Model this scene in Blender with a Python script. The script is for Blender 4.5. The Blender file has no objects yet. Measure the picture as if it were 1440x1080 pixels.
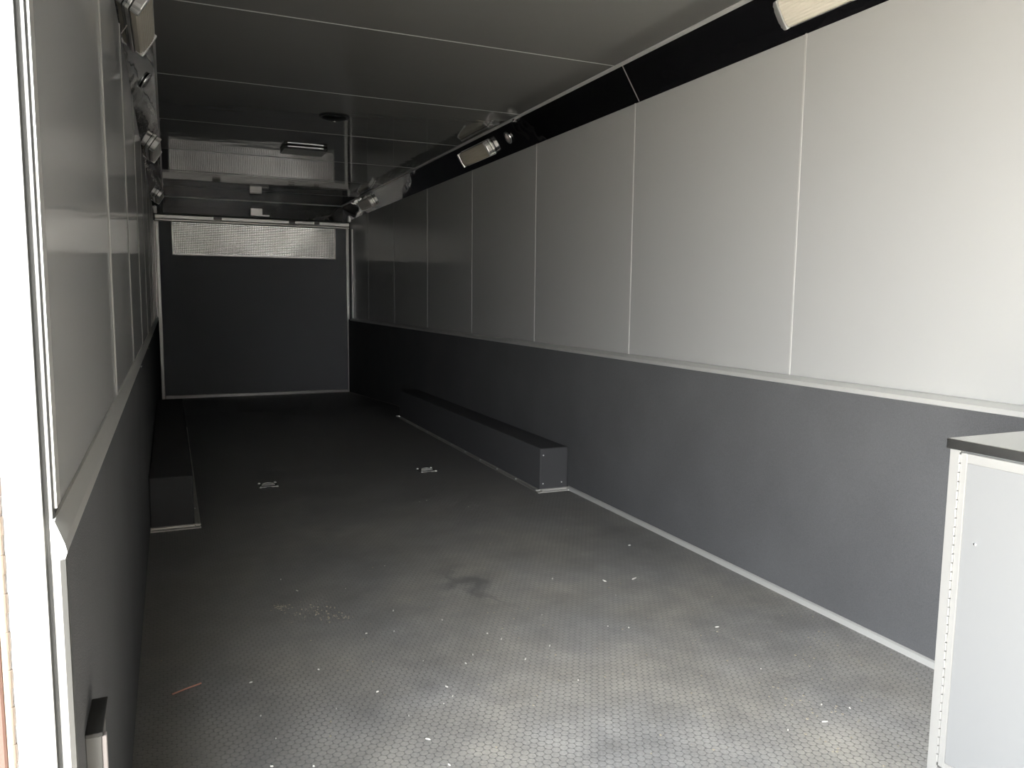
import bpy, bmesh, math, random
from mathutils import Vector, Matrix

scene = bpy.context.scene
col = scene.collection
random.seed(7)

# ------------------------------------------------------------------ camera
CAM_H = 1.19821
YAW, PITCH, ROLL, FPX = 0.41614, 0.11091, 0.01038, 1088.763
fw = Vector((math.sin(YAW) * math.cos(PITCH), math.cos(YAW) * math.cos(PITCH), -math.sin(PITCH)))
r0 = Vector((math.cos(YAW), -math.sin(YAW), 0))
u0 = r0.cross(fw)
rt = r0 * math.cos(ROLL) + u0 * math.sin(ROLL)
up = -r0 * math.sin(ROLL) + u0 * math.cos(ROLL)
cd = bpy.data.cameras.new('camera')
cam = bpy.data.objects.new('camera', cd)
col.objects.link(cam)
cam.matrix_world = Matrix(((rt.x, up.x, -fw.x, 0), (rt.y, up.y, -fw.y, 0), (rt.z, up.z, -fw.z, CAM_H), (0, 0, 0, 1)))
cd.sensor_fit = 'HORIZONTAL'
cd.sensor_width = 36
cd.lens = FPX / 1440 * 36
cd.clip_start = 0.02
scene.camera = cam

# ------------------------------------------------------------------ light
w = bpy.data.worlds.new('sky')
scene.world = w
w.use_nodes = True
wn = w.node_tree
bg = wn.nodes['Background']
bg.inputs[0].default_value = (0.94, 0.97, 1.0, 1)
bg.inputs[1].default_value = 7.0
sd = bpy.data.lights.new('sun', 'SUN')
sd.energy = 15.0
sd.angle = 0.02
sd.color = (1.0, 0.93, 0.82)
sun = bpy.data.objects.new('sun', sd)
col.objects.link(sun)
sun.rotation_euler = Vector((0.50, 0.03, -1.0)).to_track_quat('-Z', 'Y').to_euler()
sun.location = (-3, 0.4, 5)
pd = bpy.data.lights.new('doorway_portal', 'AREA')
pd.shape = 'RECTANGLE'
pd.size, pd.size_y = 1.98, 1.26
pd.cycles.is_portal = True
portal = bpy.data.objects.new('doorway_portal', pd)
col.objects.link(portal)
portal.location = (-0.20, 0.44, 1.0)
portal.rotation_euler = (0, math.radians(-90), 0)

vs = scene.view_settings
vs.view_transform = 'Standard'
vs.look = 'None'
vs.exposure = 2.12
vs.gamma = 1
vs.use_curve_mapping = False
scene.cycles.use_denoising = True
scene.cycles.max_bounces = 12
scene.cycles.diffuse_bounces = 6
scene.cycles.glossy_bounces = 8
scene.cycles.sample_clamp_indirect = 20

# ------------------------------------------------------------------ dimensions (metres)
XL, XR = -0.140, 2.317
YF, YE = -1.20, 10.844
ZT = 0.890            # chair rail height
ZC, ZH, CV = 2.235, 2.4165, 0.118   # cove bottom, ceiling, cove inset
ZD = -0.143           # floor drop at the far end
YB = 8.30             # where the floor starts to slope down
YJ, YJ0 = 1.07, -0.18 # doorway in the left wall
CR, CL = XR - 0.042, XL + 0.012     # carpet faces
SEAM0, SEAM = 2.43, 1.22

# ------------------------------------------------------------------ materials
def mat(name, color=(0.5, 0.5, 0.5), rough=0.5, metal=0.0, spec=0.5, ior=1.5):
    m = bpy.data.materials.new(name)
    m.use_nodes = True
    b = m.node_tree.nodes['Principled BSDF']
    b.inputs['Base Color'].default_value = (*color, 1)
    b.inputs['Roughness'].default_value = rough
    b.inputs['Metallic'].default_value = metal
    b.inputs['Specular IOR Level'].default_value = spec
    b.inputs['IOR'].default_value = ior
    return m

def N(m, t, **kw):
    n = m.node_tree.nodes.new(t)
    for k, v in kw.items():
        setattr(n, k, v)
    return n

def L(m, a, b):
    m.node_tree.links.new(a, b)

def BS(m):
    return m.node_tree.nodes['Principled BSDF']

def coords(m, scale=(1, 1, 1)):
    t = N(m, 'ShaderNodeTexCoord')
    mp = N(m, 'ShaderNodeMapping')
    mp.inputs['Scale'].default_value = scale
    L(m, t.outputs['Object'], mp.inputs['Vector'])
    return mp.outputs['Vector']

def noise(m, vec, scale, detail=2.0, rough=0.5):
    n = N(m, 'ShaderNodeTexNoise')
    n.inputs['Scale'].default_value = scale
    n.inputs['Detail'].default_value = detail
    n.inputs['Roughness'].default_value = rough
    L(m, vec, n.inputs['Vector'])
    return n.outputs['Fac']

def mth(m, op, a, b=None, c=None, clamp=False):
    n = N(m, 'ShaderNodeMath', operation=op, use_clamp=clamp)
    for i, v in enumerate((a, b, c)):
        if v is None:
            continue
        if isinstance(v, (int, float)):
            n.inputs[i].default_value = v
        else:
            L(m, v, n.inputs[i])
    return n.outputs[0]

def bump(m, h, strength, dist, prev=None):
    n = N(m, 'ShaderNodeBump')
    n.inputs['Strength'].default_value = strength
    n.inputs['Distance'].default_value = dist
    L(m, h, n.inputs['Height'])
    if prev is not None:
        L(m, prev, n.inputs['Normal'])
    return n.outputs['Normal']

def ramp(m, fac, stops):
    n = N(m, 'ShaderNodeValToRGB')
    e = n.color_ramp.elements
    while len(e) < len(stops):
        e.new(0.5)
    for i, (p, c) in enumerate(stops):
        e[i].position = p
        e[i].color = (*c, 1) if len(c) == 3 else c
    L(m, fac, n.inputs['Fac'])
    return n.outputs['Color']

def maprange(m, v, a, b, c, d):
    n = N(m, 'ShaderNodeMapRange')
    n.inputs[1].default_value, n.inputs[2].default_value = a, b
    n.inputs[3].default_value, n.inputs[4].default_value = c, d
    L(m, v, n.inputs[0])
    return n.outputs[0]

# satin grey wall panel
def panel_mat(name, c, coat):
    m = mat(name, c, 0.40, spec=0.15)
    BS(m).inputs['Coat Weight'].default_value = coat
    BS(m).inputs['Coat Roughness'].default_value = 0.06
    nb = bump(m, noise(m, coords(m, (1, 1, 0.6)), 1.6, 1), 0.25, 0.012)
    L(m, nb, BS(m).inputs['Normal'])
    L(m, nb, BS(m).inputs['Coat Normal'])
    return m
M_panel = panel_mat('grey_satin_panel', (0.36, 0.359, 0.348), 0.22)
M_panel_gloss_lit = panel_mat('grey_gloss_panel_lit', (0.45, 0.45, 0.442), 0.62)  # same panel for the left wall, extra light painted in as paler colour
# ceiling panel
M_ceil = mat('dark_ceiling_panel', (0.17, 0.167, 0.158), 0.06, ior=1.6)
nb = bump(M_ceil, noise(M_ceil, coords(M_ceil, (0.7, 1.6, 1)), 2.4, 2), 0.35, 0.006)
L(M_ceil, nb, BS(M_ceil).inputs['Normal'])
# black mirror gloss cove
M_gloss = mat('black_gloss', (0.006, 0.006, 0.007), 0.03, ior=1.6)
nb = bump(M_gloss, noise(M_gloss, coords(M_gloss, (1, 0.6, 1)), 4.0, 2), 0.5, 0.010)
L(M_gloss, nb, BS(M_gloss).inputs['Normal'])
# carpet
M_carpet = mat('black_carpet', (0.05, 0.05, 0.053), 0.95, spec=0.15)
v = coords(M_carpet)
fine = noise(M_carpet, v, 420, 2)
big = noise(M_carpet, v, 2.2, 3)
cc = ramp(M_carpet, mth(M_carpet, 'ADD', mth(M_carpet, 'MULTIPLY', fine, 0.6), mth(M_carpet, 'MULTIPLY', big, 0.4)),
          [(0.3, (0.073, 0.0735, 0.0755)), (0.7, (0.110, 0.111, 0.114))])
L(M_carpet, cc, BS(M_carpet).inputs['Base Color'])
L(M_carpet, bump(M_carpet, fine, 0.5, 0.002), BS(M_carpet).inputs['Normal'])
# metals
def brushed(name, c, rough, metal=0.45):
    m = mat(name, c, rough, metal)
    nz = noise(m, coords(m, (1, 1, 1)), 30, 4)
    L(m, maprange(m, nz, 0.3, 0.7, rough * 0.94, rough * 1.06), BS(m).inputs['Roughness'])
    return m
M_alu = brushed('aluminium_trim', (0.62, 0.615, 0.59), 0.36)
M_bright = brushed('bright_aluminium', (0.86, 0.84, 0.80), 0.30)
M_end = brushed('end_aluminium', (0.88, 0.86, 0.83), 0.36, 1.0)
M_frame = brushed('cabinet_aluminium', (0.36, 0.355, 0.34), 0.32, 0.4)
M_cab_screw = mat('bright_screw', (0.85, 0.85, 0.83), 0.35, 0.2)
M_dull = brushed('dull_aluminium', (0.62, 0.61, 0.58), 0.34, 0.8)
M_seal = mat('grey_seal', (0.085, 0.084, 0.079), 0.45)
M_boxcarpet = mat('wheel_box_carpet', (0.080, 0.080, 0.083), 0.95, spec=0.15)
M_enddoor = mat('charcoal_door_skin', (0.34, 0.345, 0.365), 0.8, spec=0.3)
M_chrome = mat('chrome', (0.9, 0.9, 0.9), 0.08, 1.0)
M_seam = mat('seam_strip', (0.42, 0.415, 0.40), 0.4, 0.0)
# quilted polished metal
M_quilt = mat('quilted_metal', (0.82, 0.81, 0.79), 0.12, 1.0)
v = coords(M_quilt)
sx = N(M_quilt, 'ShaderNodeSeparateXYZ')
L(M_quilt, v, sx.inputs[0])
K = 2 * math.pi / 0.044
a1 = mth(M_quilt, 'SINE', mth(M_quilt, 'MULTIPLY', mth(M_quilt, 'ADD', sx.outputs[0], sx.outputs[2]), K))
a2 = mth(M_quilt, 'SINE', mth(M_quilt, 'MULTIPLY', mth(M_quilt, 'SUBTRACT', sx.outputs[0], sx.outputs[2]), K))
wavy = bump(M_quilt, noise(M_quilt, coords(M_quilt, (1, 1, 1)), 3.0, 1), 1.0, 0.020)
L(M_quilt, bump(M_quilt, mth(M_quilt, 'MULTIPLY', a1, a2), 1.0, 0.0010, wavy), BS(M_quilt).inputs['Normal'])
# plastics and paints
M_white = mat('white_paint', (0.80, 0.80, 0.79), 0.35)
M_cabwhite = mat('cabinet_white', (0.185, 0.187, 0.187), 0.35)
M_lens = mat('milky_lens', (0.66, 0.61, 0.51), 0.16)
M_cap = mat('bright_end_cap', (0.92, 0.91, 0.89), 0.30, 0.85)
M_blackpl = mat('black_plastic', (0.012, 0.012, 0.012), 0.3)
M_rubber = mat('black_rubber', (0.03, 0.03, 0.028), 0.6)
M_counter = brushed('steel_counter', (0.70, 0.70, 0.68), 0.24, 1.0)
M_greypl = mat('grey_plastic', (0.30, 0.27, 0.26), 0.45)
M_hinge = mat('hinge_beige', (0.13, 0.10, 0.075), 0.5, 0.2)
M_redskin = mat('red_brown_skin', (0.05, 0.022, 0.014), 0.6)
M_splint = mat('reddish_wood', (0.66, 0.32, 0.24), 0.6)
M_scrap = mat('pale_scrap', (0.75, 0.73, 0.68), 0.7)
M_sand = mat('sand_crumb', (0.38, 0.34, 0.26), 0.8)
M_gasket = mat('dark_gasket', (0.05, 0.05, 0.045), 0.5)
M_ground = mat('concrete', (0.42, 0.37, 0.30), 0.9)
gz = noise(M_ground, coords(M_ground), 3, 6)
L(M_ground, ramp(M_ground, gz, [(0.3, (0.38, 0.36, 0.32)), (0.7, (0.47, 0.45, 0.41))]), BS(M_ground).inputs['Base Color'])

# rubber coin mat floor with dust
M_floor = mat('coin_rubber_floor', (0.02, 0.02, 0.02), 0.55, spec=0.35)
m = M_floor
tc = N(m, 'ShaderNodeTexCoord')
P = tc.outputs['Object']
sep = N(m, 'ShaderNodeSeparateXYZ')
L(m, P, sep.inputs[0])
px, py = sep.outputs[0], sep.outputs[1]
S = 0.0235
def cell(ox, oy):
    fx = mth(m, 'SUBTRACT', mth(m, 'FLOORED_MODULO', mth(m, 'ADD', px, ox), S), S / 2)
    fy = mth(m, 'SUBTRACT', mth(m, 'FLOORED_MODULO', mth(m, 'ADD', py, oy), S * 1.7321), S * 0.866)
    return mth(m, 'SQRT', mth(m, 'ADD', mth(m, 'MULTIPLY', fx, fx), mth(m, 'MULTIPLY', fy, fy)))
dist = mth(m, 'MINIMUM', cell(0, 0), cell(S / 2, S * 0.866))
coin = maprange(m, dist, S * 0.43, S * 0.53, 1, 0)       # 1 on the coin, 0 in the groove
d1 = noise(m, P, 1.1, 5, 0.6)
d2 = noise(m, P, 7.0, 5, 0.65)
d3 = noise(m, P, 160.0, 3, 0.7)
dirt = mth(m, 'ADD', mth(m, 'ADD', mth(m, 'MULTIPLY', d1, 0.48), mth(m, 'MULTIPLY', d2, 0.34)), mth(m, 'MULTIPLY', d3, 0.34))
dirt = maprange(m, dirt, 0.40, 0.78, 0.05, 1.0)
fade_y = maprange(m, py, 2.0, 5.2, 1.0, 0.18)             # dust colour fades toward the far end
side = maprange(m, px, -0.1, 0.75, 0.50, 1.0)
dirt = mth(m, 'MULTIPLY', mth(m, 'MULTIPLY', dirt, fade_y), side)
# dark worn smear
cx = mth(m, 'SUBTRACT', px, 1.12)
cy = mth(m, 'SUBTRACT', py, 2.93)
wob = mth(m, 'MULTIPLY', mth(m, 'SUBTRACT', noise(m, P, 9, 3), 0.5), 0.35)
sm = mth(m, 'ABSOLUTE', mth(m, 'ADD', mth(m, 'ADD', cx, mth(m, 'MULTIPLY', cy, 0.25)), wob))
sm = mth(m, 'ADD', sm, mth(m, 'MULTIPLY', mth(m, 'ABSOLUTE', cy), 0.26))
smear = maprange(m, sm, 0.02, 0.09, 0.25, 1.0)
dirt = mth(m, 'MULTIPLY', dirt, smear)
groove_dirt = mth(m, 'MULTIPLY', dirt, mth(m, 'ADD', mth(m, 'MULTIPLY', coin, 0.66), 0.34))
mix = N(m, 'ShaderNodeMix', data_type='RGBA')
L(m, groove_dirt, mix.inputs[0])
mix.inputs[6].default_value = (0.135, 0.134, 0.133, 1)
tint = ramp(m, noise(m, P, 2.3, 3), [(0.35, (0.47, 0.462, 0.445)), (0.62, (0.49, 0.465, 0.41))])
L(m, tint, mix.inputs[7])
L(m, mix.outputs[2], BS(m).inputs['Base Color'])
L(m, maprange(m, dirt, 0, 1, 0.42, 0.75), BS(m).inputs['Roughness'])
L(m, bump(m, coin, 0.55, 0.002), BS(m).inputs['Normal'])

# ------------------------------------------------------------------ helpers
def box(bm, x0, x1, y0, y1, z0, z1, bevel=0.0, segs=2):
    vs_ = [bm.verts.new((x, y, z)) for x in (x0, x1) for y in (y0, y1) for z in (z0, z1)]
    fs = [(0, 1, 3, 2), (4, 6, 7, 5), (0, 4, 5, 1), (2, 3, 7, 6), (0, 2, 6, 4), (1, 5, 7, 3)]
    faces = [bm.faces.new([vs_[i] for i in f]) for f in fs]
    if bevel > 0:
        es = list({e for f in faces for e in f.edges})
        bmesh.ops.bevel(bm, geom=es, offset=bevel, segments=segs, affect='EDGES', profile=0.5)
    return vs_

def prism(bm, pts, axis, a, b, bevel=0.0):
    """extrude a 2D outline along an axis between a and b"""
    def mk(p, t):
        if axis == 'X':
            return (t, p[0], p[1])
        if axis == 'Y':
            return (p[0], t, p[1])
        return (p[0], p[1], t)
    v0 = [bm.verts.new(mk(p, a)) for p in pts]
    v1 = [bm.verts.new(mk(p, b)) for p in pts]
    n = len(pts)
    fs = [bm.faces.new(v0[::-1]), bm.faces.new(v1)]
    for i in range(n):
        fs.append(bm.faces.new([v0[i], v0[(i + 1) % n], v1[(i + 1) % n], v1[i]]))
    if bevel > 0:
        es = [e for e in fs[1].edges]
        bmesh.ops.bevel(bm, geom=es, offset=bevel, segments=2, affect='EDGES', profile=0.5)

def lathe(bm, prof, n=32, centre=(0, 0, 0)):
    """profile (r, z) revolved about local Z; closes the ends"""
    rings = []
    for (r, z) in prof:
        rings.append([bm.verts.new((centre[0] + r * math.cos(2 * math.pi * i / n), centre[1] + r * math.sin(2 * math.pi * i / n), centre[2] + z)) for i in range(n)])
    for a, b in zip(rings, rings[1:]):
        for i in range(n):
            bm.faces.new([a[i], a[(i + 1) % n], b[(i + 1) % n], b[i]])
    bm.faces.new(rings[0][::-1])
    bm.faces.new(rings[-1])

def tube(bm, pts, r, n=8, closed=False):
    rings = []
    cnt = len(pts)
    for i, p in enumerate(pts):
        p = Vector(p)
        a = Vector(pts[(i - 1) % cnt]) if (closed or i > 0) else p
        b = Vector(pts[(i + 1) % cnt]) if (closed or i < cnt - 1) else p
        t = (b - a).normalized()
        s = t.orthogonal() if abs(t.z) > 0.95 else t.cross(Vector((0, 0, 1)))
        s.normalize()
        q = s.cross(t)
        rings.append([bm.verts.new(p + (s * math.cos(2 * math.pi * k / n) + q * math.sin(2 * math.pi * k / n)) * r) for k in range(n)])
    m_ = cnt if closed else cnt - 1
    for i in range(m_):
        A, B = rings[i], rings[(i + 1) % cnt]
        for k in range(n):
            bm.faces.new([A[k], A[(k + 1) % n], B[(k + 1) % n], B[k]])
    if not closed:
        bm.faces.new(rings[0][::-1])
        bm.faces.new(rings[-1])

def obj(name, bm, material, parent=None, smooth=False):
    bmesh.ops.recalc_face_normals(bm, faces=bm.faces[:])
    me = bpy.data.meshes.new(name)
    bm.to_mesh(me)
    bm.free()
    me.materials.append(material)
    if smooth:
        for p in me.polygons:
            p.use_smooth = True
    o = bpy.data.objects.new(name, me)
    col.objects.link(o)
    if parent is not None:
        o.parent = parent
    return o

def tag(o, label, cat, group=None, kind=None):
    o['label'] = label
    o['category'] = cat
    if group:
        o['group'] = group
    if kind:
        o['kind'] = kind
    return o

def struct(o, label=None, cat=None):
    o['kind'] = 'structure'
    if label:
        o['label'] = label
    if cat:
        o['category'] = cat
    return o

def empty(name, loc=(0, 0, 0), matrix=None):
    o = bpy.data.objects.new(name, None)
    o.empty_display_size = 0.1
    col.objects.link(o)
    if matrix is not None:
        o.matrix_world = matrix
    else:
        o.location = loc
    return o

def copy_tree(o, parent=None):
    c = o.copy()
    col.objects.link(c)
    c.parent = parent
    for ch in o.children:
        copy_tree(ch, c)
    return c

def new():
    return bmesh.new()

# ------------------------------------------------------------------ the setting
bm = new(); box(bm, -40, 40, -40, 40, -0.75, -0.70)
struct(obj('ground', bm, M_ground), 'pale dusty concrete yard outside the trailer doorway', 'ground')

# floor, with the slope down to the far door
bm = new()
prism(bm, [(YF, 0), (YB, 0), (YE, ZD), (YE, ZD - 0.06), (YB, -0.06), (YF, -0.06)], 'X', XL - 0.05, XR + 0.05)
struct(obj('floor', bm, M_floor), 'black rubber floor with raised coin pattern and pale dust', 'floor')

# right wall
bm = new(); box(bm, XR, XR + 0.05, YF - 0.05, YE + 0.05, ZD - 0.05, ZH + 0.05)
wall_right = struct(obj('wall_right', bm, M_panel), 'long satin grey panelled right wall of the trailer', 'wall')
for k in range(-1, 8):
    y = SEAM0 + SEAM * k
    if y > YE - 0.1:
        continue
    bm = new()
    box(bm, XR - 0.004, XR + 0.001, y - 0.0045, y + 0.0045, ZT + 0.004, ZC + 0.002, 0.0015, 1)
    obj('seam_strip', bm, M_seam, wall_right)
def wall_carpet(x0, x1, y0):
    b = new()
    prism(b, [(y0, 0.0), (YB, 0.0), (YE, ZD), (YE, ZT - 0.012), (y0, ZT - 0.012)], 'X', x0, x1)
    return b
obj('carpet_panel', wall_carpet(CR, XR + 0.001, YF), M_carpet, wall_right)['label'] = 'black carpet on the lower wall'
bm = new(); box(bm, XR - 0.014, XR + 0.001, YE - 0.20, YE - 0.17, ZT + 0.004, 2.10, 0.003, 1)
obj('end_strip', bm, M_end, wall_right)

# left wall, doorway cut out near the camera
bm = new()
box(bm, XL - 0.05, XL, YJ + 0.03, YE + 0.05, ZD - 0.05, ZH + 0.05)
box(bm, XL - 0.05, XL, YF - 0.05, YJ0, ZD - 0.05, ZH + 0.05)
box(bm, XL - 0.05, XL, YJ0, YJ + 0.03, 2.02, ZH + 0.05)
wall_left = struct(obj('wall_left', bm, M_panel_gloss_lit), 'long glossy grey panelled left wall beyond the doorway', 'wall')
for k, y in enumerate((2.34, 3.48, 4.66, 5.87, 7.08, 8.30, 9.52)):
    bm = new()
    box(bm, XL - 0.001, XL + 0.004, y - 0.006, y + 0.006, ZT + 0.02, ZC + 0.002, 0.002, 1)
    obj('seam_strip', bm, M_seam, wall_left)
obj('carpet_panel', wall_carpet(XL - 0.001, CL, YJ + 0.004), M_carpet, wall_left)['label'] = 'black carpet on the lower wall'
bm = new(); box(bm, XL - 0.001, XL + 0.014, YE - 0.20, YE - 0.17, ZT + 0.01, 2.10, 0.003, 1)
obj('end_strip', bm, M_end, wall_left)

# front wall behind the camera, end wall
bm = new(); box(bm, XL - 0.05, XR + 0.05, YF - 0.05, YF, -0.05, ZH + 0.05)
struct(obj('wall_front', bm, M_white), 'plain white front wall behind the camera', 'wall')
bm = new(); box(bm, XL - 0.05, XR + 0.05, YE, YE + 0.05, ZD - 0.06, ZH + 0.05)
wall_end = struct(obj('wall_end', bm, M_blackpl), 'black end wall around the closed rear door', 'wall')

# ceiling
bm = new(); box(bm, XL - 0.05, XR + 0.05, YF - 0.05, YE + 0.05, ZH, ZH + 0.05)
ceiling = struct(obj('ceiling', bm, M_ceil), 'dark reflective panelled ceiling with thin pale seams', 'ceiling')
for k in range(-2, 6):
    y = 3.662 + 1.21 * k
    bm = new()
    box(bm, XL + CV - 0.01, XR - CV + 0.01, y - 0.0032, y + 0.0032, ZH - 0.002, ZH + 0.001, 0.001, 1)
    obj('seam_strip', bm, M_seam, ceiling)

# coves: sloped black gloss panels where wall meets ceiling
def cove(side):
    b = new()
    if side > 0:
        pts = [(XR, ZC), (XR - CV, ZH), (XR + 0.001, ZH + 0.001)]
    else:
        pts = [(XL, ZC), (XL + CV, ZH), (XL - 0.001, ZH + 0.001)]
    prism(b, pts, 'Y', YF, YE)
    return b
cove_right = struct(obj('trim_1', cove(1), M_gloss), 'black gloss sloped cove along the top of the right wall', 'cove panel')
cove_left = struct(obj('trim_2', cove(-1), M_gloss), 'black gloss sloped cove along the top of the left wall', 'cove panel')
CLEN = math.hypot(CV, ZH - ZC)
tR = Vector((-CV, 0, ZH - ZC)).normalized()
nR = Vector((-(ZH - ZC), 0, -CV)).normalized()
tL = Vector((CV, 0, ZH - ZC)).normalized()
nL = Vector((ZH - ZC, 0, -CV)).normalized()
def cove_matrix(side, y, s, off=0.0):
    """local X runs along the trailer, local Y up the cove, local Z out of it"""
    t, n = (tR, nR) if side > 0 else (tL, nL)
    base = Vector((XR if side > 0 else XL, y, ZC)) + t * (s * CLEN) + n * off
    z = n
    yv = t
    x = yv.cross(z)
    return Matrix(((x.x, yv.x, z.x, base.x), (x.y, yv.y, z.y, base.y), (x.z, yv.z, z.z, base.z), (0, 0, 0, 1)))
bm = new(); box(bm, -0.0035, 0.0035, -CLEN / 2 + 0.004, CLEN / 2 - 0.006, -0.001, 0.0015)
bm.transform(cove_matrix(1, 3.61, 0.5))
obj('seam_strip', bm, M_greypl, cove_right)
bm = new(); box(bm, -0.0035, 0.0035, -CLEN / 2 + 0.004, CLEN / 2 - 0.006, -0.001, 0.0015)
bm.transform(cove_matrix(-1, 3.61, 0.5))
obj('seam_strip', bm, M_greypl, cove_left)

# aluminium channel where the cove meets the ceiling
bm = new(); prism(bm, [(XR - CV - 0.012, ZH), (XR - CV - 0.012, ZH - 0.006), (XR - CV + 0.006, ZH - 0.012), (XR - CV + 0.004, ZH + 0.001)], 'Y', YF, YE)
struct(obj('trim_3', bm, M_alu), 'thin aluminium channel between ceiling and right cove', 'trim')
bm = new(); prism(bm, [(XL + CV + 0.006, ZH), (XL + CV + 0.006, ZH - 0.005), (XL + CV - 0.006, ZH - 0.010), (XL + CV - 0.004, ZH + 0.001)], 'Y', YF, YE)
struct(obj('trim_4', bm, M_alu), 'thin aluminium channel between ceiling and left cove', 'trim')

# chair rails
bm = new(); prism(bm, [(XR + 0.001, ZT + 0.006), (XR - 0.020, ZT + 0.004), (CR - 0.006, ZT - 0.008), (CR - 0.008, ZT - 0.024), (CR, ZT - 0.026), (XR + 0.001, ZT - 0.02)], 'Y', YF, YE - 0.20)
struct(obj('trim_5', bm, M_alu), 'aluminium chair rail between grey panels and black carpet on the right wall', 'trim')
bm = new(); prism(bm, [(XL - 0.001, ZT + 0.034), (XL + 0.004, ZT + 0.034), (CL + 0.0015, ZT + 0.006), (CL + 0.004, ZT - 0.006), (CL + 0.001, ZT - 0.014), (XL - 0.001, ZT - 0.012)], 'Y', YJ - 0.015, YE - 0.20)
rail_left = struct(obj('trim_6', bm, M_alu), 'aluminium ledge between grey panels and black carpet on the left wall', 'trim')
for y in (3.72, 4.98, 6.4):
    bm = new(); lathe(bm, [(0.007, 0), (0.006, 0.003), (0.002, 0.005)], 12)
    bm.transform(Matrix.Translation((CL + 0.006, y, ZT - 0.004)) @ Matrix.Rotation(math.radians(90), 4, 'Y'))
    obj('screw', bm, M_chrome, rail_left)

# trim along the floor
bm = new(); prism(bm, [(CR - 0.002, 0.020), (CR - 0.010, 0.016), (CR - 0.018, 0.004), (CR - 0.020, 0), (CR + 0.002, 0), (CR + 0.002, 0.02)], 'Y', YF, 4.24)
struct(obj('baseboard_right', bm, M_alu), 'slim aluminium edge where the right carpet meets the floor, near half', 'baseboard')
bm = new(); prism(bm, [(7.52, 0.004), (YB, 0.004), (YE - 0.06, ZD + 0.008), (YE - 0.06, ZD - 0.002), (YB, -0.003), (7.52, -0.003)], 'X', CR - 0.012, CR + 0.002)
struct(obj('trim_7', bm, M_greypl), 'thin edge along the sloping floor by the rear door', 'trim')

# ------------------------------------------------------------------ rear door (closed) at the far end
door2 = struct(empty('door_2', (1.09, YE, ZD)), 'closed black rear door with metal frame and shiny quilted strip', 'door')
def child_at(name, b, material, parent, smooth=False):
    """mesh given in world coordinates, parented to an unrotated Empty"""
    b.transform(parent.matrix_basis.inverted())
    return obj(name, b, material, parent, smooth)
DXL, DXR = -0.105, 2.275
bm = new(); box(bm, DXL + 0.01, DXR - 0.01, YE - 0.03, YE - 0.004, ZD + 0.004, 2.12)
child_at('door_panel', bm, M_enddoor, door2)
bm = new()
box(bm, DXL - 0.022, DXL + 0.022, YE - 0.055, YE - 0.004, ZD, 2.11, 0.006, 1)
child_at('frame_post', bm, M_end, door2)
bm = new()
box(bm, DXR - 0.024, DXR + 0.022, YE - 0.055, YE - 0.004, ZD, 2.11, 0.006, 1)
child_at('frame_post', bm, M_end, door2)
bm = new(); box(bm, DXL + 0.024, DXR - 0.026, YE - 0.055, YE - 0.004, ZD + 0.002, ZD + 0.046, 0.006, 1)
child_at('sill_bar', bm, M_end, door2)
bm = new()
box(bm, XL + 0.012, XR - 0.016, YE - 0.060, YE - 0.004, 2.140, 2.190, 0.008, 2)
box(bm, XL + 0.012, XR - 0.016, YE - 0.050, YE - 0.004, 2.113, 2.136, 0.006, 1)
child_at('top_bar', bm, M_end, door2)
for x, wd in ((0.56, 0.10), (1.50, 0.08), (1.83, 0.07)):
    bm = new(); box(bm, x, x + wd, YE - 0.066, YE - 0.058, 2.150, 2.186, 0.002, 1)
    child_at('clip', bm, M_greypl, door2)
bm = new(); box(bm, 0.070, 2.105, YE - 0.037, YE - 0.029, 1.705, 2.108, 0.002, 1)
child_at('quilted_strip', bm, M_quilt, door2)['label'] = 'shiny quilted metal strip'
bm = new()
box(bm, 0.060, 2.115, YE - 0.041, YE - 0.028, 1.695, 1.712, 0.002, 1)
box(bm, 0.060, 0.076, YE - 0.041, YE - 0.028, 1.712, 2.110, 0.002, 1)
box(bm, 2.099, 2.115, YE - 0.041, YE - 0.028, 1.712, 2.110, 0.002, 1)
child_at('strip_edging', bm, M_end, door2)
# header above
bm = new(); box(bm, XL + 0.10, XR - 0.10, YE - 0.045, YE + 0.001, 2.205, ZH, 0.006, 2)
hdr = struct(obj('trim_8', bm, M_gloss), 'black gloss header between rear door and ceiling', 'header')
bm = new(); box(bm, XL + CV, XR - CV, YE - 0.056, YE - 0.044, ZH - 0.010, ZH, 0.002, 1)
obj('edge_strip', bm, M_alu, hdr)
# end brackets at the bottom of both coves
for sx_, nm in ((1, 'right'), (-1, 'left')):
    b = new()
    x0 = XR - 0.045 if sx_ > 0 else XL + 0.004
    box(b, x0, x0 + 0.040, YE - 0.13, YE - 0.062, 2.196, 2.285, 0.010, 3)
    o = obj('corner_bracket', b, M_end)
    tag(o, 'small metal end bracket at the %s top corner of the rear door' % nm, 'bracket')
bm = new(); box(bm, 1.010, 1.160, YE - 0.095, YE - 0.044, 2.222, 2.322, 0.006, 2)
jb = tag(empty('junction_box', (1.085, YE - 0.045, 2.222)), 'small grey box on the black header above the rear door', 'box')
child_at('box_body', bm, M_end, jb)
bm = new(); box(bm, 1.160, 1.250, YE - 0.080, YE - 0.044, 2.222, 2.245, 0.004, 2)
child_at('side_tab', bm, M_end, jb)

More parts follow.
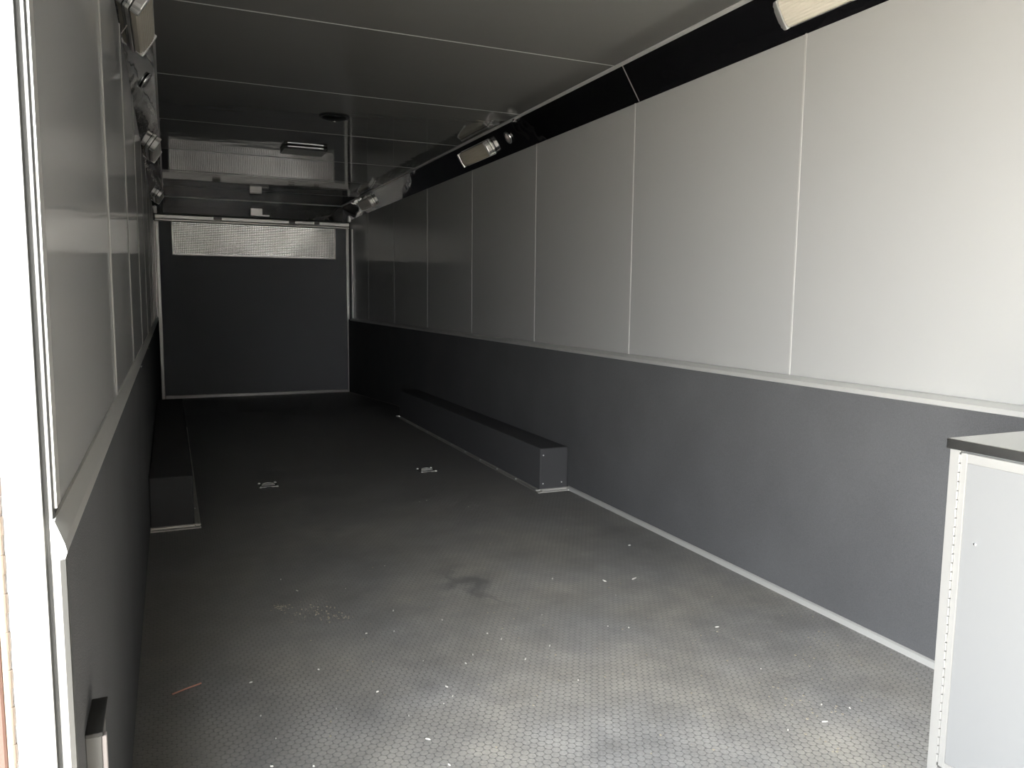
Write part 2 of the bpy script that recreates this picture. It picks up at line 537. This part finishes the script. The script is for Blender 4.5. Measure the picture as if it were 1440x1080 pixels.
# ------------------------------------------------------------------ side doorway beside the camera
door1 = struct(empty('door_1', (XL - 0.02, YJ, 0)), 'bright white side doorway frame with hinge at the left edge', 'door')
bm = new()
box(bm, -0.1925, -0.1530, YJ, YJ + 0.06, -0.10, 2.02, 0.002, 1)
child_at('frame_jamb', bm, M_white, door1)
bm = new()
prism(bm, [(-0.1530, YJ + 0.05), (-0.1530, YJ + 0.002), (-0.1515, YJ - 0.008), (-0.1485, YJ - 0.008), (-0.1475, YJ + 0.002),
           (-0.1445, YJ + 0.004), (-0.1425, YJ - 0.004), (-0.1390, YJ - 0.004), (-0.1375, YJ + 0.003), (XL + 0.0005, YJ + 0.012), (XL + 0.0005, YJ + 0.05)], 'Z', -0.05, 2.02)
child_at('seal_channel', bm, M_seal, door1)
bm = new()
prism(bm, [(XL + 0.0008, YJ - 0.016), (CL - 0.004, YJ - 0.018), (CL + 0.0015, YJ - 0.014), (CL + 0.0015, YJ + 0.002), (XL + 0.0008, YJ + 0.002)], 'Z', 0.0, ZT - 0.014)
child_at('carpet_edge', bm, M_seal, door1)
bm = new(); prism(bm, [(XL + 0.0008, YJ + 0.006), (XL + 0.005, YJ + 0.006), (XL + 0.005, YJ + 0.04), (XL + 0.0008, YJ + 0.04)], 'Z', ZT + 0.045, 2.02)
child_at('panel_edge', bm, M_alu, door1)
bm = new()
box(bm, -0.1925, XL + 0.003, YJ0, YJ, 2.02, 2.06)
child_at('frame_head', bm, M_white, door1)
bm = new()
box(bm, -0.1925, XL + 0.003, YJ0 - 0.04, YJ0, -0.10, 2.06)
child_at('frame_jamb', bm, M_white, door1)
for z in (0.30, 0.445, 0.59, 0.735, 0.88, 1.03, 1.18, 1.33, 1.48):
    bm = new(); lathe(bm, [(0.0016, 0), (0.0013, 0.0008), (0.0008, 0.0018)], 12)
    bm.transform(Matrix.Translation((-0.1770, YJ + 0.0002, z)) @ Matrix.Rotation(math.radians(90), 4, 'X'))
    child_at('screw', bm, M_seal, door1)
hg = None
bm = new()
z = -0.05
k = 0
while z < 2.0:
    c = 0.0042 if k % 2 == 0 else 0.0030
    lathe(bm, [(c, 0), (c, 0.0235)], 12, (-0.1945, YJ - 0.003, z))
    z += 0.024
    k += 1
hg = child_at('piano_hinge', bm, M_hinge, door1)
leaf_b = new(); box(leaf_b, -1.42, -0.2015, YJ + 0.002, YJ + 0.045, 0.0, 2.0, 0.004, 2)
leaf = child_at('door_leaf', leaf_b, M_redskin, door1)
leaf['label'] = 'red brown open door leaf'
lf = new(); box(lf, -0.2010, -0.1975, YJ - 0.001, YJ + 0.045, 0.0, 2.0)
child_at('leaf_edge', lf, M_hinge, door1)

# grey bracket at the foot of the left wall
br = tag(empty('wall_bracket', (CL, 1.2, 0.25)), 'small grey metal bracket with black top on the left wall near the doorway', 'bracket')
bm = new(); box(bm, CL, CL + 0.020, 1.165, 1.235, 0.25, 0.583, 0.001, 1)
child_at('bracket_body', bm, M_seal, br)
bm = new(); box(bm, CL, CL + 0.022, 1.163, 1.270, 0.583, 0.589, 0.001, 1)
child_at('top_pad', bm, M_rubber, br)
bm = new(); box(bm, CL + 0.020, CL + 0.026, 1.168, 1.180, 0.25, 0.581, 0.001, 1)
child_at('edge_rib', bm, M_greypl, br)

# ------------------------------------------------------------------ wheel boxes
def wheel_box(side):
    y0, y1, zt = 4.236, 7.49, 0.268
    if side > 0:
        xb, xo, xw = 2.078, 2.046, CR - 0.0015
        lab = 'black carpeted wheel box against the right wall'
    else:
        xb, xo, xw = 0.082, 0.112, CL + 0.0015
        lab = 'black carpeted wheel box against the left wall'
    e = tag(empty('wheel_box', ((xb + xw) / 2, (y0 + y1) / 2, 0)), lab, 'wheel box', 'wheel boxes on both sides of the floor')
    lo, hi = min(xb, xw), max(xb, xw)
    b = new(); box(b, lo, hi, y0 + 0.02, y1, 0.0, zt, 0.008, 2)
    child_at('box_body', b, M_boxcarpet, e)
    # flat edging on the floor along the aisle, with two raised lips
    s = 1 if side > 0 else -1
    b = new()
    prism(b, [(xo, 0), (xo, 0.004), (xo + s * 0.004, 0.006), (xo + s * 0.007, 0.003), (xb - s * 0.006, 0.003), (xb - s * 0.003, 0.008), (xb + s * 0.001, 0.010), (xb + s * 0.001, 0)], 'Y', y0 - 0.012, y1 + 0.02)
    child_at('floor_edging', b, M_dull, e)
    b = new()
    lo2, hi2 = (min(xo, xw), max(xo, xw))
    prism(b, [(y0 - 0.030, 0), (y0 - 0.030, 0.004), (y0 - 0.022, 0.006), (y0 - 0.016, 0.003), (y0 + 0.006, 0.003), (y0 + 0.010, 0.010), (y0 + 0.021, 0.012), (y0 + 0.021, 0)], 'X', lo2, hi2)
    child_at('front_edging', b, M_bright, e)
    b = new(); prism(b, [(y1 - 0.001, 0), (y1 - 0.001, 0.012), (y1 + 0.02, 0.006), (y1 + 0.02, 0)], 'X', lo2, hi2)
    child_at('back_edging', b, M_alu, e)
    for k in range(11):
        b = new(); lathe(b, [(0.006, 0), (0.005, 0.004), (0.002, 0.006)], 10, ((xo * 0.35 + xb * 0.65), y0 + 0.04 + k * 0.322, 0.003))
        child_at('screw', b, M_cab_screw, e)
    if side > 0:
        for (x, z_) in ((2.10, 0.225), (2.10, 0.045), (2.23, 0.045)):
            b = new(); lathe(b, [(0.005, 0), (0.004, 0.002), (0.001, 0.003)], 10)
            b.transform(Matrix.Translation((x, y0 + 0.02, z_)) @ Matrix.Rotation(math.radians(90), 4, 'X'))
            child_at('screw', b, M_cab_screw, e)
    return e
wheel_box(1)
wheel_box(-1)

# ------------------------------------------------------------------ recessed floor tie-downs
def tie_down(x, y, lab):
    e = tag(empty('floor_tie_down', (x, y, 0)), lab, 'tie-down ring', 'recessed ring tie-downs in the floor')
    b = new(); prism(b, [(-0.058, -0.042), (-0.046, -0.062), (0.046, -0.062), (0.058, -0.042), (0.058, 0.042), (0.046, 0.062), (-0.046, 0.062), (-0.058, 0.042)], 'Z', 0.0, 0.004, 0.0015)
    obj('base_plate', b, M_rubber, e)
    b = new(); tube(b, [(0.054 * math.cos(t), 0.060 * math.sin(t), 0.005) for t in [2 * math.pi * i / 28 for i in range(28)]], 0.003, 6, True)
    obj('rim', b, M_gasket, e)
    b = new(); tube(b, [(-0.032, -0.006, 0.010), (-0.030, 0.016, 0.011), (-0.018, 0.030, 0.011), (0.0, 0.035, 0.011), (0.018, 0.030, 0.011), (0.030, 0.016, 0.011), (0.032, -0.006, 0.010)], 0.0042, 8)
    obj('ring', b, M_bright, e, True)
    b = new(); tube(b, [(-0.040, -0.008, 0.009), (0.040, -0.008, 0.009)], 0.0045, 8)
    obj('ring_pin', b, M_bright, e, True)
    b = new(); box(b, -0.046, 0.046, -0.060, -0.052, 0.004, 0.010, 0.002, 1)
    obj('front_lip', b, M_bright, e)
    for sx_ in (-1, 1):
        for sy in (-1, 1):
            b = new(); lathe(b, [(0.009, 0), (0.008, 0.005), (0.003, 0.008)], 12, (sx_ * 0.049, sy * 0.055, 0.004))
            obj('bolt', b, M_cab_screw, e)
tie_down(0.533, 5.005, 'recessed silver tie-down ring in the floor, nearer the left wheel box')
tie_down(1.594, 5.056, 'recessed silver tie-down ring in the floor, nearer the right wheel box')

# ------------------------------------------------------------------ cabinet and worktop at the right edge
CX, CY, CH = 1.704, 1.250, 0.875
cab = tag(empty('base_cabinet', (2.0, 0.9, 0)), 'white base cabinet with aluminium frame at the right edge of the picture', 'cabinet')
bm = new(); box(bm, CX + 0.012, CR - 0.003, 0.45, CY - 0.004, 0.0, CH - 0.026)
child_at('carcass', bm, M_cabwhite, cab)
bm = new(); box(bm, CX + 0.0005, CX + 0.030, CY - 0.027, CY, 0.0, CH - 0.025, 0.0015, 1)
child_at('corner_post', bm, M_frame, cab)
bm = new(); box(bm, CX + 0.002, CX + 0.02, 0.45, CY - 0.0275, 0.0, 0.05, 0.001, 1)
child_at('toe_rail', bm, M_frame, cab)
DZ0, DZ1 = 0.056, CH - 0.030
dy0, dy1 = 0.56, CY - 0.0285
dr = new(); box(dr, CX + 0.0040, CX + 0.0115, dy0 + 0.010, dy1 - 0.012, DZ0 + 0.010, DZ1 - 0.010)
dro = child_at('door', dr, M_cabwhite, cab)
def sub(name, b, material, smooth=False):
    b.transform(cab.matrix_basis.inverted())
    o = obj(name, b, material, dro, smooth)
    return o
bm = new()
fwid = 0.0165
for (a0, a1, b0, b1) in ((dy0, dy0 + fwid, DZ0, DZ1), (dy1 - fwid, dy1, DZ0, DZ1), (dy0 + fwid, dy1 - fwid, DZ0, DZ0 + fwid), (dy0 + fwid, dy1 - fwid, DZ1 - fwid - 0.006, DZ1)):
    box(bm, CX + 0.0005, CX + 0.012, a0, a1, b0, b1, 0.0015, 1)
sub('door_frame', bm, M_frame)
bm = new()
z = DZ0 + 0.01
k = 0
while z < DZ1 - 0.02:
    rr = 0.0030
    lathe(bm, [(rr * 0.9, 0), (rr, 0.001), (rr, 0.0185), (rr * 0.9, 0.0195)], 10, (CX - 0.0008, dy1 + (0.0002 if k % 2 else 0.0012), z))
    z += 0.0222
    k += 1
bm2 = new(); box(bm2, CX + 0.0006, CX + 0.0012, dy1 - 0.0024, dy1 + 0.0030, DZ0, DZ1)
sub('hinge_gap', bm2, M_gasket)
sub('piano_hinge', bm, M_frame)
bm = new(); lathe(bm, [(0.004, 0), (0.0035, 0.002), (0.001, 0.003)], 10)
bm.transform(Matrix.Translation((CX + 0.004, dy1 - 0.05, 0.635)) @ Matrix.Rotation(math.radians(-90), 4, 'Y'))
sub('screw', bm, M_chrome)
bm = new(); box(bm, CX - 0.0035, CR - 0.002, 0.44, CY + 0.004, CH - 0.0245, CH, 0.002, 2)
wt = obj('worktop', bm, M_counter)
tag(wt, 'grey metal worktop lying on the white base cabinet at the right edge', 'worktop')
bm = new(); box(bm, CX - 0.006, CX - 0.0036, 0.44, CY + 0.005, CH - 0.0245, CH - 0.001, 0.0008, 1)
obj('edge_band', bm, M_counter, wt)

# ------------------------------------------------------------------ cove lights
def light_outline(l, wd):
    h = l / 2
    q = wd / 2
    half = [(h - 0.020, -q), (h - 0.012, -q + 0.002), (h - 0.008, -q + 0.008), (h - 0.010, -q + 0.016), (h - 0.004, -q + 0.024), (h, -q + 0.036)]
    right = half + [(x, -y) for x, y in half[::-1]]
    left = [(-x, y) for x, y in right[::-1]]
    return right + left
def make_light():
    e = empty('cove_light')
    b = new(); prism(b, [(x * 1.004, y * 1.06) for x, y in light_outline(0.60, 0.118)], 'Z', 0.0, 0.012, 0.003)
    obj('base_tray', b, M_cap, e)
    b = new(); prism(b, [(x * 0.995, y * 0.98) for x, y in light_outline(0.60, 0.118)], 'Z', 0.012, 0.018)
    obj('gasket', b, M_gasket, e)
    b = new()
    prof = []
    n = 9
    for i in range(n * 2 + 1):
        y = -0.054 + 0.108 * i / (n * 2)
        prof.append((y, 0.049 + (0.0022 if i % 2 else 0.0) - 0.010 * (abs(y) / 0.054) ** 4))
    prism(b, [(-0.055, 0.018)] + prof + [(0.055, 0.018)], 'X', -0.268, 0.268)
    obj('lens', b, M_lens, e)
    for s in (-1, 1):
        b = new()
        pts = [(x, y) for x, y in light_outline(0.60, 0.116) if x * s > 0]
        pts = [(s * 0.2705, -0.0575)] + (pts if s > 0 else pts[::-1]) + [(s * 0.2705, 0.0575)]
        prism(b, pts, 'Z', 0.018, 0.052, 0.004)
        obj('end_cap', b, M_cap, e)
    return e
lights = [
    (1, 2.19, 'white ribbed cove light at the top edge of the picture, nearest on the right cove'),
    (1, 5.81, 'ribbed cove light halfway along the right cove beside the round puck'),
    (1, 9.50, 'farthest cove light on the right cove by the rear door'),
    (-1, 3.68, 'white ribbed cove light nearest on the left cove at top left'),
    (-1, 6.78, 'second cove light along the left cove, above the far left seams'),
    (-1, 9.95, 'tiny farthest cove light on the left cove by the rear door'),
]
proto = make_light()
for i, (sd_, y, lab) in enumerate(lights):
    o = proto if i == 0 else copy_tree(proto)
    o.matrix_world = cove_matrix(sd_, y, 0.50)
    tag(o, lab, 'cove light', 'ribbed lights along the two coves')

# round puck on each cove
def puck(side, y, lab, s=0.54):
    e = tag(empty('puck_light', matrix=cove_matrix(side, y, s)), lab, 'puck light', 'round puck lights on the coves')
    b = new(); lathe(b, [(0.044, 0), (0.046, 0.006), (0.044, 0.013), (0.038, 0.016), (0.033, 0.012)], 36)
    obj('bezel', b, M_chrome, e, True)
    b = new(); lathe(b, [(0.032, 0.012), (0.030, 0.0145), (0.012, 0.017), (0.003, 0.0175)], 32)
    obj('puck_lens', b, M_greypl, e, True)
puck(1, 5.20, 'small round puck with chrome rim on the right cove')
puck(-1, 4.72, 'small round puck with chrome rim on the left cove')
# small bright clip at the ceiling edge
bm = new()
box(bm, XR - CV - 0.016, XR - CV + 0.010, 4.955, 4.985, ZH - 0.030, ZH - 0.010, 0.004, 2)
tag(obj('ceiling_clip', bm, M_chrome), 'tiny bright metal clip on the ceiling edge before the round puck', 'clip')

# ------------------------------------------------------------------ on the ceiling
vent = tag(empty('ceiling_dome', (1.075, 5.47, ZH)), 'round black low dome on the middle of the ceiling', 'dome')
bm = new(); lathe(bm, [(0.105, 0), (0.105, -0.008), (0.098, -0.014)], 40)
obj('flange', bm, M_blackpl, vent, False)
bm = new(); lathe(bm, [(0.085, -0.014), (0.078, -0.022), (0.05, -0.030), (0.02, -0.033)], 40)
obj('cap', bm, M_blackpl, vent, True)
bm = new(); lathe(bm, [(0.012, -0.033), (0.010, -0.040), (0.004, -0.042)], 16)
obj('centre_stud', bm, M_chrome, vent, True)
fx = tag(empty('ceiling_fixture', (1.07, 6.78, ZH)), 'low dark ceiling fixture with a bright front edge near the rear door', 'ceiling fixture')
bm = new(); box(bm, 0.90, 1.25, 6.655, 6.93, ZH - 0.030, ZH - 0.0005, 0.006, 2)
child_at('housing', bm, M_blackpl, fx)
bm = new(); box(bm, 0.925, 1.215, 6.640, 6.654, ZH - 0.020, ZH - 0.008, 0.002, 1)
child_at('front_edge', bm, M_chrome, fx)

# ------------------------------------------------------------------ bits on the floor
bm = new()
tube(bm, [(-0.033 , 2.428, 0.0035), (0.005, 2.447, 0.004), (0.050, 2.468, 0.0035)], 0.0023, 6)
tag(obj('wood_splinter', bm, M_splint), 'thin reddish wood splinter on the floor near the left wall', 'splinter')
bits = [[1.466, 2.865], [1.66, 2.759], [1.62, 2.60], [1.795, 2.735], [0.892, 2.639], [1.003, 2.466], [0.624, 3.086], [0.746, 2.792], [0.604, 2.631], [0.7, 2.611], [0.4, 2.422], [0.54, 2.212], [0.405, 2.161], [0.744, 2.16], [0.743, 2.099], [0.703, 2.067], [0.224, 2.07], [0.297, 1.904], [0.852, 2.282], [1.032, 2.404], [0.896, 2.33], [0.728, 2.35], [0.841, 3.291], [0.438, 3.137], [0.619, 1.775], [0.589, 2.042], [0.604, 1.907], [1.436, 2.353], [1.5, 2.313], [1.14, 2.038], [1.047, 2.234], [1.256, 2.538], [1.167, 2.293], [1.741, 1.628], [1.678, 1.553], [1.803, 1.58], [1.547, 1.56], [1.729, 1.875], [1.805, 2.194], [2.019, 3.129], [1.855, 3.471], [1.306, 4.281], [1.354, 4.296], [1.535, 4.073], [0.393, 3.294], [0.192, 2.419], [0.199, 2.206], [0.199, 1.945]]
for i, (x, y) in enumerate(bits):
    sz = random.uniform(0.0014, 0.0030)
    if i in (0, 1, 3):
        sz = 0.0042
    el = random.choice((1.0, 1.6, 2.6, 3.6))
    if i in (0, 1, 3):
        el = (2.6, 3.6, 0, 4.6)[i]
    an = random.uniform(0, math.pi)
    b = new()
    n = 7
    top = []
    bot = []
    for k in range(n):
        t = 2 * math.pi * k / n
        rr = sz * random.uniform(0.6, 1.1)
        qx, qy = rr * math.cos(t) * el, rr * math.sin(t)
        X = x + qx * math.cos(an) - qy * math.sin(an)
        Y = y + qx * math.sin(an) + qy * math.cos(an)
        bot.append(b.verts.new((X, Y, 0.0002)))
        top.append(b.verts.new((x + (X - x) * 0.8, y + (Y - y) * 0.8, 0.0022 + random.uniform(0, 0.0015))))
    b.faces.new(bot[::-1])
    b.faces.new(top)
    for k in range(n):
        b.faces.new([bot[k], bot[(k + 1) % n], top[(k + 1) % n], top[k]])
    o = obj('paper_scrap', b, M_scrap)
    special = {0: 'white litter scrap mid floor, leftmost of the three larger scraps in a row',
               1: 'white litter scrap mid floor, middle one of the three larger scraps in a row',
               3: 'long thin white litter streak, rightmost of the three larger scraps in a row'}
    if i in special:
        tag(o, special[i], 'litter', 'pale scraps scattered over the floor')
    else:
        tag(o, 'tiny pale scrap of litter lying on the dusty black floor', 'litter', 'small pale scraps scattered over the floor')
b = new()
for (cx_, cy_, sp, nn) in ((0.360, 2.99, 0.022, 34), (0.455, 2.90, 0.05, 46), (0.520, 2.83, 0.03, 34), (1.70, 1.60, 0.10, 40), (2.05, 1.9, 0.16, 50), (0.9, 2.6, 0.5, 60), (1.4, 2.1, 0.5, 90)):
    for k in range(nn):
        x, y = random.gauss(cx_, sp), random.gauss(cy_, sp)
        if x > CR - 0.03 or x < CL + 0.02:
            continue
        s = random.uniform(0.0009, 0.0024)
        box(b, x - s, x + s, y - s, y + s * random.uniform(0.6, 1.6), 0.0003, s * 1.2)
tag(obj('sand_crumbs', b, M_sand), 'scattered sand coloured crumbs over the near floor', 'crumbs', kind='stuff')
